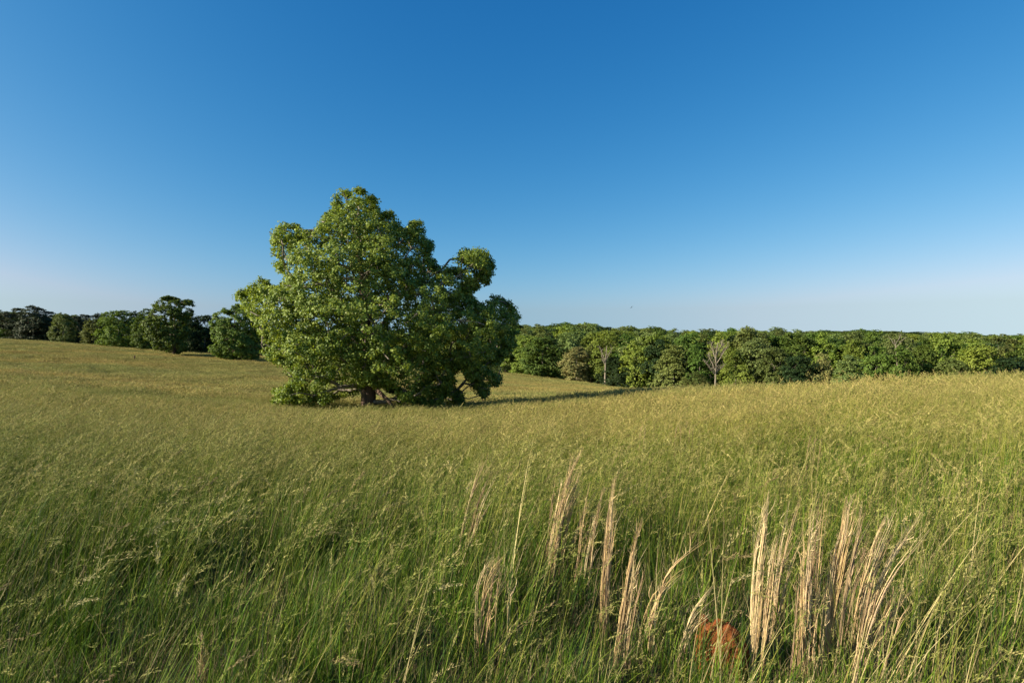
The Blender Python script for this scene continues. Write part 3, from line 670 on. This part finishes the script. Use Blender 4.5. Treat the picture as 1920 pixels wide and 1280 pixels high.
def grass_proto(name, rad, n_blade, n_culm, hgt, bw, seg, n_spk, spk, head_len, cw, lean=.18, dry=.08, stems=None, heads=None):
    mb = MB()
    def roots(n):
        r = rad * np.sqrt(rng.uniform(0, 1, n)); a = rng.uniform(0, 6.28, n); return np.stack([r * np.cos(a), r * np.sin(a), np.full(n, -.06)], -1)
    n = n_blade
    az = rng.normal(.05, 1.3, n); th = np.abs(rng.normal(.24, .24, n)); bend = np.abs(rng.normal(.34, .38, n))
    V, F, _ = ribbons(n, roots(n), az, hgt * rng.uniform(.45, .95, n), th, bend, bw * rng.uniform(.6, 1.3, n), seg)
    c = GREENS[rng.integers(0, len(GREENS), n)] * rng.uniform(.75, 1.25, (n, 1)); dm = rng.uniform(0, 1, n) < dry; c[dm] = DRY[rng.integers(0, len(DRY), dm.sum())] * .8
    mb.add(V.reshape(-1, 3), F, np.repeat(c, V.shape[1], 0))
    n = n_culm
    if n:
        az = rng.normal(.1, .7, n); th = np.abs(rng.normal(lean, .18, n)); bend = np.abs(rng.normal(.32, .3, n)); ln = hgt * rng.uniform(.95, 1.4, n)
        V, F, P = ribbons(n, roots(n), az, ln, th, bend, cw * rng.uniform(.8, 1.3, n), max(seg, 4), np.zeros(n))
        c = (CULM if stems is None else stems)[rng.integers(0, 3, n)] * rng.uniform(.8, 1.2, (n, 1)); mb.add(V.reshape(-1, 3), F, np.repeat(c, V.shape[1], 0))
        # panicle: spikelets along the drooping top
        tip = P[:, -1]; dirn = norm(P[:, -1] - P[:, -2])
        dro = norm(dirn + np.stack([np.cos(az) * .5, np.sin(az) * .5, np.full(n, -.1)], -1))
        nbr, per = (max(n_spk // 4, 1), 4) if n_spk >= 16 else (n_spk, 1)
        s = np.sort(rng.uniform(0, 1, (n, nbr)), 1); hl = head_len * rng.uniform(.7, 1.3, (n, 1))
        ax = dirn[:, None] * (1 - s)[..., None] + dro[:, None] * s[..., None]
        C0 = tip[:, None] - dirn[:, None] * (hl * .6)[..., None] + ax * (s * hl)[..., None]
        bd = norm(ax + rng.normal(size=C0.shape) * .26); bl = hl * (.34 - .20 * s) * rng.uniform(.6, 1.2, s.shape)
        q = (np.arange(per) + .7) / per
        C = C0[:, :, None] + bd[:, :, None] * (bl[..., None] * q)[..., None] + rng.normal(size=(n, nbr, per, 3)) * spk[1] * .7
        D = np.broadcast_to(bd[:, :, None], C.shape) + rng.normal(size=C.shape) * .22
        V, F = diamonds(C.reshape(-1, 3), D.reshape(-1, 3), spk[0], spk[1])
        c = np.repeat((HEAD if heads is None else heads)[rng.integers(0, 4, n)] * rng.uniform(.8, 1.2, (n, 1)), nbr * per, 0) * rng.uniform(.8, 1.2, (n * nbr * per, 1))
        mb.add(V, F, np.repeat(c, 4, 0))
    me = mb.build(name); me.materials.append(M['grass'])
    return bpy.data.objects.new(name, me)

near = [grass_proto('near_grass', .12, 34, 2, .68, .0062, 5, 40, (.017, .0034), .19, .0036, .42, dry=.14) for _ in range(5)] + \
       [grass_proto('near_grass', .10, 44, 1, .62, .0070, 5, 40, (.016, .0032), .2, .0040, .55, dry=.10) for _ in range(3)] + \
       [grass_proto('near_grass', .13, 26, 9, .64, .0046, 5, 40, (.018, .0038), .18, .0028, .22, dry=.15) for _ in range(3)] + \
       [grass_proto('near_grass', .13, 40, 3, .50, .0046, 5, 30, (.016, .0034), .18, .0034, .45, dry=.85) for _ in range(2)]
near += [grass_proto('near_grass', .12, 22, 5, .70, .0044, 5, 14, (.020, .0030), .25, .0040, .22, dry=.7, stems=DRY * 1.25) for _ in range(2)]
near += [grass_proto('near_grass', .12, 28, 2, .66, .0060, 6, 72, (.019, .0044), .26, .0036, .55, dry=.12, stems=CULM * 1.15, heads=DRY * 1.1) for _ in range(2)]
short = [grass_proto('low_grass', .14, 46, 0, .30, .0050, 3, 1, (.01, .003), .1, .003, dry=d_) for d_ in (.25, .35, .5, .7)]
mid = [grass_proto('mid_grass', .34, 56, 20, .64, .009, 3, 24, (.026, .0070), .21, .005) for _ in range(6)]
far = [grass_proto('far_grass', 1.1, 110, 90, .60, .034, 2, 5, (.10, .034), .22, .014) for _ in range(5)]

def vnoise(x, y, s, seed):
    r = np.random.default_rng(seed); T = r.uniform(0, 1, (64, 64)); x = x / s + 100; y = y / s + 100
    i = np.floor(x).astype(int); j = np.floor(y).astype(int); f = x - i; g = y - j; f = f * f * (3 - 2 * f); g = g * g * (3 - 2 * g)
    q = lambda a, b: T[(i + a) % 64, (j + b) % 64]
    return (q(0, 0) * (1 - f) + q(1, 0) * f) * (1 - g) + (q(0, 1) * (1 - f) + q(1, 1) * f) * g

MOUND = np.array([.985, 2.72])
def field_points(y0, y1, density, margin):
    n = int((y1 - y0) * density * (2 * (.92 * y1 + margin)))
    y = rng.uniform(y0, y1, n); x = rng.uniform(-1, 1, n) * (.92 * y1 + margin)
    k = np.abs(x) < .92 * y + margin; x, y = x[k], y[k]
    u = 960 + FPX * x / np.maximum(y, .5)
    k = np.where(u > 840, y < edge_y(u) - 1.5, y < 176)
    return x[k], y[k]
def meadow():
    # near: single tufts
    x, y = field_points(.75, 14.5, 54, 1.6)
    d = vnoise(x, y, .55, 1) * .6 + vnoise(x, y, 1.7, 2) * .4
    k = rng.uniform(0, 1, len(x)) < np.clip(-.05 + 1.75 * d, 0, 1)
    dm = np.hypot((x - MOUND[0]) / .17, (y - MOUND[1] + .14) / .33); k &= (dm > 1) | (rng.uniform(0, 1, len(x)) < .03)
    x, y = x[k], y[k]; n = len(x)
    idx = np.where(rng.uniform(0, 1, n) < np.clip(.14 + .11 * (y - 2.5), .08, .66), rng.integers(8, 11, n), rng.integers(0, 8, n))
    u = 960 + FPX * x / y; dry = np.clip((u - 1250) / 900, 0, .45) * np.clip((4.2 - y) / 1.5, 0, 1) + .06
    idx = np.where(rng.uniform(0, 1, n) < dry, rng.integers(11, 13, n), idx)
    dry2 = np.clip((u - 820) / 700, 0, 1) * np.clip((7.5 - y) / 4, 0, 1) * .12 + .012; idx = np.where(rng.uniform(0, 1, n) < dry2, rng.integers(13, 15, n), idx)
    idx = np.where((y > 1.7) & (y < 6) & (rng.uniform(0, 1, n) < .07), rng.integers(15, 17, n), idx)
    sc_ = rng.uniform(.75, 1.25, n) * (.8 + .4 * vnoise(x, y, 1.2, 3))
    # the grass close to the lens stays below it
    sc_ *= np.clip(.56 + .14 * (y - .75), .56, 1)
    rot = np.stack([rng.normal(0, .07, n), rng.normal(.06, .08, n), rng.normal(.1, .8, n)], -1)
    scatter('meadow_grass_near', near, np.stack([x, y, ground_z(x, y)], -1), idx, np.repeat(sc_[:, None], 3, 1), rot, 'tall seeding grass in the foreground', 'grass')
    x, y = field_points(.9, 7.0, 52, 1.4); dm = np.hypot((x - MOUND[0]) / .14, (y - MOUND[1]) / .15); x, y = x[dm > 1], y[dm > 1]; n = len(x)
    scatter('meadow_undergrowth', short, np.stack([x, y, ground_z(x, y)], -1), rng.integers(0, 4, n), np.repeat(rng.uniform(.6, 1.3, n)[:, None], 3, 1), np.stack([rng.normal(0, .12, n), rng.normal(0, .12, n), rng.uniform(0, 6.28, n)], -1), 'short green and dry undergrowth between the foreground tufts', 'grass')
    x, y = field_points(13.5, 44, 13, 4)
    k = rng.uniform(0, 1, len(x)) < np.clip(.55 + .9 * vnoise(x, y, 2.2, 5), 0, 1); x, y = x[k], y[k]; n = len(x)
    sc_ = rng.uniform(.8, 1.2, n) * (.72 + .56 * vnoise(x, y, 2.6, 6)); rot = np.stack([rng.normal(0, .06, n), rng.normal(.05, .07, n), rng.normal(.1, .8, n)], -1)
    scatter('meadow_grass_middle', mid, np.stack([x, y, ground_z(x, y)], -1), rng.integers(0, len(mid), n), np.repeat(sc_[:, None], 3, 1), rot, 'olive seeding grass across the middle of the meadow', 'grass')
    x, y = field_points(40, 178, 1.15, 10); n = len(x)
    sc_ = rng.uniform(.8, 1.2, n) * (.8 + .4 * vnoise(x, y, 9, 7)); rot = np.stack([rng.normal(0, .04, n), rng.normal(.03, .05, n), rng.normal(.1, .9, n)], -1)
    scatter('meadow_grass_far', far, np.stack([x, y, ground_z(x, y)], -1), rng.integers(0, len(far), n), np.stack([np.ones(n), np.ones(n), sc_], -1), rot, 'pale olive grass on the far slopes of the meadow', 'grass')
meadow()

# ------------------------------------------------------------------ tall dry straw clumps in the foreground
def stalk_mesh(P, thick, n, col, curl=10):
    """a plume of dry leaves and stems bundled along curve P"""
    t = np.linspace(0, 1, 14); s = np.linspace(0, 1, len(P))
    # smooth curve through the control points
    Q = np.stack([np.interp(t, s, P[:, i]) for i in range(3)], -1)
    for _ in range(2): Q[1:-1] = (Q[:-2] + 2 * Q[1:-1] + Q[2:]) / 4
    mb = MB(); T = norm(np.gradient(Q, axis=0)); Lz = np.linalg.norm(Q[-1] - Q[0])
    for i in range(n):
        t0 = rng.uniform(0, .25) if i % 3 else rng.uniform(.2, .55); t1 = min(1.0, t0 + rng.uniform(.4, .8)) if i else 1.0
        if i < 3: t0, t1 = 0, 1
        tt = np.linspace(t0, t1, 9); C = np.stack([np.interp(tt, t, Q[:, k]) for k in range(3)], -1)
        ph = rng.uniform(0, 6.28); rr = thick * 1.15 * rng.uniform(.1, 1) * (1 - .82 * tt ** 1.5) * (1 + .3 * np.sin(tt * 9 + ph))
        C[:, 0] += rr * np.cos(ph + tt * 3); C[:, 1] += rr * np.sin(ph + tt * 3); C += np.cumsum(rng.normal(size=(9, 3)) * .0016, 0)
        if i > 3 and rng.uniform() < .4:                        # loose end leaning out
            o_ = norm(np.array([rng.normal(.5, .8), rng.normal(0, .6), -.1])); C += o_[None] * (np.linspace(0, 1, 9) ** 3)[:, None] * rng.uniform(.02, .09)
        wd = rng.uniform(.0011, .0024) * np.clip((1 - np.linspace(0, 1, 9)) * 2.5, .15, 1)
        V, F = tube(C, wd, 3)
        c = np.array(col) * rng.uniform(.5, 1.15) * np.array([1, rng.uniform(.94, 1.04), rng.uniform(.85, 1.1)])
        mb.add(V, F, c)
    for i in range(curl):                                       # short curled leaf bits
        tt = rng.uniform(.25, .9); c0 = np.array([np.interp(tt, t, Q[:, k]) for k in range(3)])
        m = 7; a = rng.uniform(0, 6.28); L_ = rng.uniform(.03, .10); s_ = np.linspace(0, 1, m)
        cur = rng.uniform(1.5, 4.5); C = c0 + np.stack([np.cos(a) * np.sin(s_ * cur) / cur * L_, np.sin(a) * np.sin(s_ * cur) / cur * L_, s_ * L_ * rng.uniform(.3, 1.5)], -1)
        wd = rng.uniform(.0006, .0014) * np.clip((1 - s_) * 2, .15, 1); S = np.array([0, .3, 1.]) if i % 2 else np.array([-np.sin(a), np.cos(a), .3])
        V = np.stack([C - S * wd[:, None], C + S * wd[:, None]], 1).reshape(-1, 3); j = np.arange(m - 1) * 2
        mb.add(V, np.stack([j, j + 1, j + 3, j + 2], -1), np.array(col) * rng.uniform(.7, 1.25))
    me = mb.build('stalk'); me.materials.append(M['straw']); return me
TAN = (.66, .47, .245); BRN = (.41, .285, .16); PALE = (.74, .57, .325)
STRAW = [  # distance, label, [ (thickness, strands, colour, [(u, v) from foot to tip]) ]
 (3.8, 'tall tan straw clump topping out highest, left of centre foreground', [(.035, 30, TAN, [(1030, 1100), (1042, 1000), (1062, 905), (1092, 842)]), (.022, 16, TAN, [(1046, 1100), (1060, 1000), (1078, 920), (1099, 878)]), (.015, 9, PALE, [(1020, 1100), (1036, 1000), (1050, 930), (1056, 900)])]),
 (3.7, 'thin brown-tipped straw clump just right of the highest straw clump', [(.014, 9, TAN, [(1078, 1110), (1088, 1030), (1098, 960), (1108, 905)]), (.016, 10, BRN, [(1098, 1110), (1110, 1030), (1122, 960), (1136, 912)])]),
 (2.95, 'narrow double-tipped straw clump in the middle of the foreground straw', [(.018, 14, TAN, [(1128, 1250), (1130, 1120), (1142, 1000), (1160, 896)]), (.015, 10, PALE, [(1140, 1250), (1138, 1120), (1146, 1000), (1151, 905)])]),
 (2.72, 'golden straw clump in front, just right of the double-tipped one', [(.022, 18, TAN, [(1150, 1285), (1162, 1170), (1176, 1060), (1197, 970)]), (.016, 10, PALE, [(1168, 1285), (1172, 1180), (1184, 1090), (1192, 1010)])]),
 (2.75, 'short straw clump with its tip bent over, farthest left at the bottom', [(.016, 13, TAN, [(893, 1285), (899, 1180), (912, 1085), (946, 1040)]), (.016, 11, TAN, [(908, 1285), (914, 1180), (922, 1080), (940, 1058)])]),
 (2.85, 'straw stalk arching right above the red clay mound', [(.016, 13, TAN, [(1212, 1275), (1222, 1170), (1250, 1070), (1322, 1018)])]),
 (2.62, 'thick pale straw clump just right of the red clay mound', [(.026, 26, PALE, [(1408, 1300), (1418, 1180), (1432, 1050), (1456, 926)]), (.02, 14, TAN, [(1425, 1300), (1434, 1180), (1442, 1070), (1450, 1000)])]),
 (3.0, 'slender leaning straw clump behind the thick pale one', [(.016, 14, TAN, [(1446, 1220), (1462, 1120), (1480, 1030), (1514, 936)])]),
 (2.6, 'dense upright straw clump at the bottom right of centre', [(.03, 30, PALE, [(1516, 1300), (1517, 1190), (1520, 1080), (1532, 960)]), (.016, 12, TAN, [(1524, 1300), (1526, 1180), (1538, 1050), (1555, 918)]), (.012, 8, TAN, [(1497, 1300), (1499, 1180), (1500, 1060), (1508, 1020)])]),
 (2.66, 'straw clump with twin feathery tips beside the dense upright clump', [(.018, 15, TAN, [(1546, 1290), (1556, 1160), (1572, 1040), (1594, 924)]), (.012, 8, PALE, [(1540, 1290), (1560, 1100), (1580, 990), (1583, 922)]), (.010, 7, TAN, [(1530, 1290), (1548, 1110), (1566, 1030), (1576, 1000)])]),
 (3.0, 'faint brown straw clump behind the feathery twin-tipped clump', [(.012, 9, BRN, [(1582, 1220), (1596, 1120), (1612, 1050), (1628, 998)]), (.012, 9, BRN, [(1600, 1220), (1620, 1110), (1642, 1020), (1668, 972)])]),
 (2.58, 'big golden straw clump sweeping over to the right', [(.028, 28, PALE, [(1592, 1300), (1628, 1180), (1674, 1070), (1754, 972)]), (.016, 12, TAN, [(1600, 1300), (1640, 1170), (1668, 1100), (1692, 1060)]), (.014, 9, TAN, [(1610, 1300), (1650, 1180), (1680, 1130), (1690, 1105)])]),
 (2.64, 'short bent straw stalk below the sweeping golden clump', [(.012, 9, TAN, [(1604, 1290), (1612, 1200), (1624, 1120), (1650, 1085)])]),
 (2.6, 'straw stalk leaning across the left side of the red clay mound', [(.014, 12, PALE, [(1262, 1290), (1278, 1220), (1304, 1150), (1344, 1105)])]),
 (4.1, 'brown straw clump left of the highest straw clump', [(.018, 14, BRN, [(850, 1070), (868, 990), (886, 920), (916, 850)]), (.012, 8, BRN, [(868, 1070), (884, 990), (898, 930), (922, 880)])]),
 (2.62, 'single thin straw spike low at the left of the foreground', [(.007, 6, PALE, [(378, 1300), (380, 1250), (381, 1215), (382, 1180)])]),
 (7.6, 'cluster of thin dead brown stems standing in the middle of the meadow right of centre', [(.02, 4, BRN, [(u, 850), (u + 3, 825), (u + 5, 805), (u + d, t)]) for u, d, t in ((1262, 8, 792), (1274, 3, 800), (1282, 10, 788), (1290, 2, 806), (1296, 9, 797))]),
 (7.8, 'pair of slender dead stems left of the middle-meadow stem cluster', [(.012, 4, TAN, [(u, 850), (u + 3, 825), (u + 5, 805), (u + d, t)]) for u, d, t in ((1196, 12, 790), (1204, 4, 798))]),
 (6.4, 'sparse dead stems in the meadow above the leaning foreground straw', [(.014, 4, BRN, [(u, 880), (u + 4, 850), (u + 6, 828), (u + d, t)]) for u, d, t in ((1508, 9, 815), (1520, 14, 820), (1530, 5, 826))]),
 (6.8, 'thin dead brown stems standing near the right edge of the meadow', [(.018, 4, BRN, [(u, 870), (u + 3, 840), (u + 5, 815), (u + d, t)]) for u, d, t in ((1836, 6, 800), (1850, 10, 790), (1868, 4, 806), (1884, 12, 796), (1897, 7, 802))]),
]
for Y, lb, stalks in STRAW:
    u0, v0 = stalks[0][3][0]; x0 = (u0 - 960) / FPX * Y; z0 = float(ground_z(x0, Y)); root = empty('straw_clump', (x0, Y, z0))
    tag(root, lb, 'dry grass', 'dry straw clumps in the foreground')
    for th, n, c, pts in stalks:
        P = np.array([px(u, v, Y) for u, v in pts]) - np.array([x0, Y, z0])
        P[0, 2] = -.04; P[:, 1] += np.linspace(0, rng.uniform(-.06, .08), len(P))
        obj('stalk', stalk_mesh(P, th * .68, int(n * .85) + 2, c, 10 + n), None, root)
        if Y > 5: continue
        for q in range(2 + (n > 12) + (n > 24)):                   # thinner companions of the same tuft
            P2 = P.copy(); f_ = rng.uniform(.62, 1.02); P2[1:] = P[0] + (P[1:] - P[0]) * np.array([rng.uniform(.6, 1.15), 1, f_]); P2[:, :2] += rng.normal(size=2) * np.array([.022, .03])
            P2[1:] += np.cumsum(rng.normal(size=(len(P) - 1, 3)) * .010, 0)
            obj('stalk', stalk_mesh(P2, .007, int(rng.integers(4, 8)), (TAN, PALE, BRN)[int(rng.integers(0, 3))], 8), None, root)

# ------------------------------------------------------------------ red clay mound
def mound():
    nu, nv = 64, 36; a = np.linspace(0, 2 * np.pi, nu, endpoint=False); t = np.linspace(0, 1, nv)
    A, Tt = np.meshgrid(a, t); r = np.sin(Tt * np.pi / 2) ** .8; h = np.cos(Tt * np.pi / 2) ** .75
    X = r * np.cos(A); Y = r * np.sin(A)
    nz = vnoise(X * 1.6 + 5 + h, Y * 1.6 + h * 1.3, 1.0, 21) - .5; nf = vnoise(X * 5 + 3 + 2 * h, Y * 5 + h * 5, .9, 22) - .5; nq = vnoise(X * 14 + 9 + 5 * h, Y * 14 + h * 12, .9, 23) - .5
    s = 1 + .42 * nz + .15 * nf + .06 * nq
    V = np.stack([X * .115 * s + .03 * (1 - h), Y * .13 * s, h * .275 * s - .04], -1).reshape(-1, 3)
    i = np.arange(nv - 1)[:, None] * nu; j = np.arange(nu)[None]; j2 = (j + 1) % nu
    F = np.stack([i + j, i + nu + j, i + nu + j2, i + j2], -1).reshape(-1, 4)
    z = float(ground_z(MOUND[0], MOUND[1]))
    o = obj('clay_mound', mesh('clay_mound', V, F, True), M['clay'], None, (MOUND[0], MOUND[1], z)); tag(o, 'bare red clay mound among the foreground grass', 'mound')
mound()

# ------------------------------------------------------------------ small far things: post and bird
def post():
    Y = 104.; p = px(252, 660, Y); z = float(ground_z(p[0], Y))
    P = np.array([(0, 0, -.2), (.01, 0, .5), (.0, .02, 1.1), (.03, .01, 1.32), (.02, 0, 1.38)]); v_, f_ = tube(P, np.array([.15, .14, .13, .12, .05]), 9)
    mb = MB(); mb.add(v_, f_, 0.); o = obj('wooden_post', mb.build('wooden_post', False, 'tint'), M['post'], None, (p[0], Y, z)); tag(o, 'tiny dark brown post in the far left field', 'post')
post()
def bird():
    Y = 130.; c = px(1184.3, 576.3, Y); root = empty('flying_bird', c); root.rotation_euler = (0, R(-38), R(20))
    t = np.linspace(-.5, .5, 9); r = .055 * np.clip(1 - (2 * t) ** 2, .02, 1) ** .6; P = np.stack([np.zeros(9), t * .5, np.zeros(9)], -1); v_, f_ = tube(P, r, 8)
    mb = MB(); mb.add(v_, f_, 0.); obj('body', mb.build('body', True, 'tint'), M['feather'], root)
    for s in (-1, 1):
        s_ = np.linspace(0, 1, 6); x = s * s_ * .48; z = .10 * np.sin(s_ * 2.4); ch = .17 * (1 - .75 * s_ ** 2); y0 = .05 - .10 * s_ ** 2
        V = np.concatenate([np.stack([x, y0 + ch / 2, z + .008], -1), np.stack([x, y0 - ch / 2, z], -1), np.stack([x, y0, z - .012], -1)])
        i = np.arange(5); F = np.concatenate([np.stack([i, i + 1, i + 7, i + 6], -1), np.stack([i + 6, i + 7, i + 13, i + 12], -1), np.stack([i + 12, i + 13, i + 1, i], -1)])
        obj('wing', mesh('wing', V, F, False), M['feather'], root)
    V = np.array([(0, -.2, .01), (-.06, -.36, .0), (.06, -.36, .0), (0, -.2, -.01)]); obj('tail', mesh('tail', V, np.array([[0, 1, 2], [3, 2, 1]]), False), M['feather'], root)
    tag(root, 'tiny dark bird flying in the sky above the right-hand woods', 'bird')
bird()
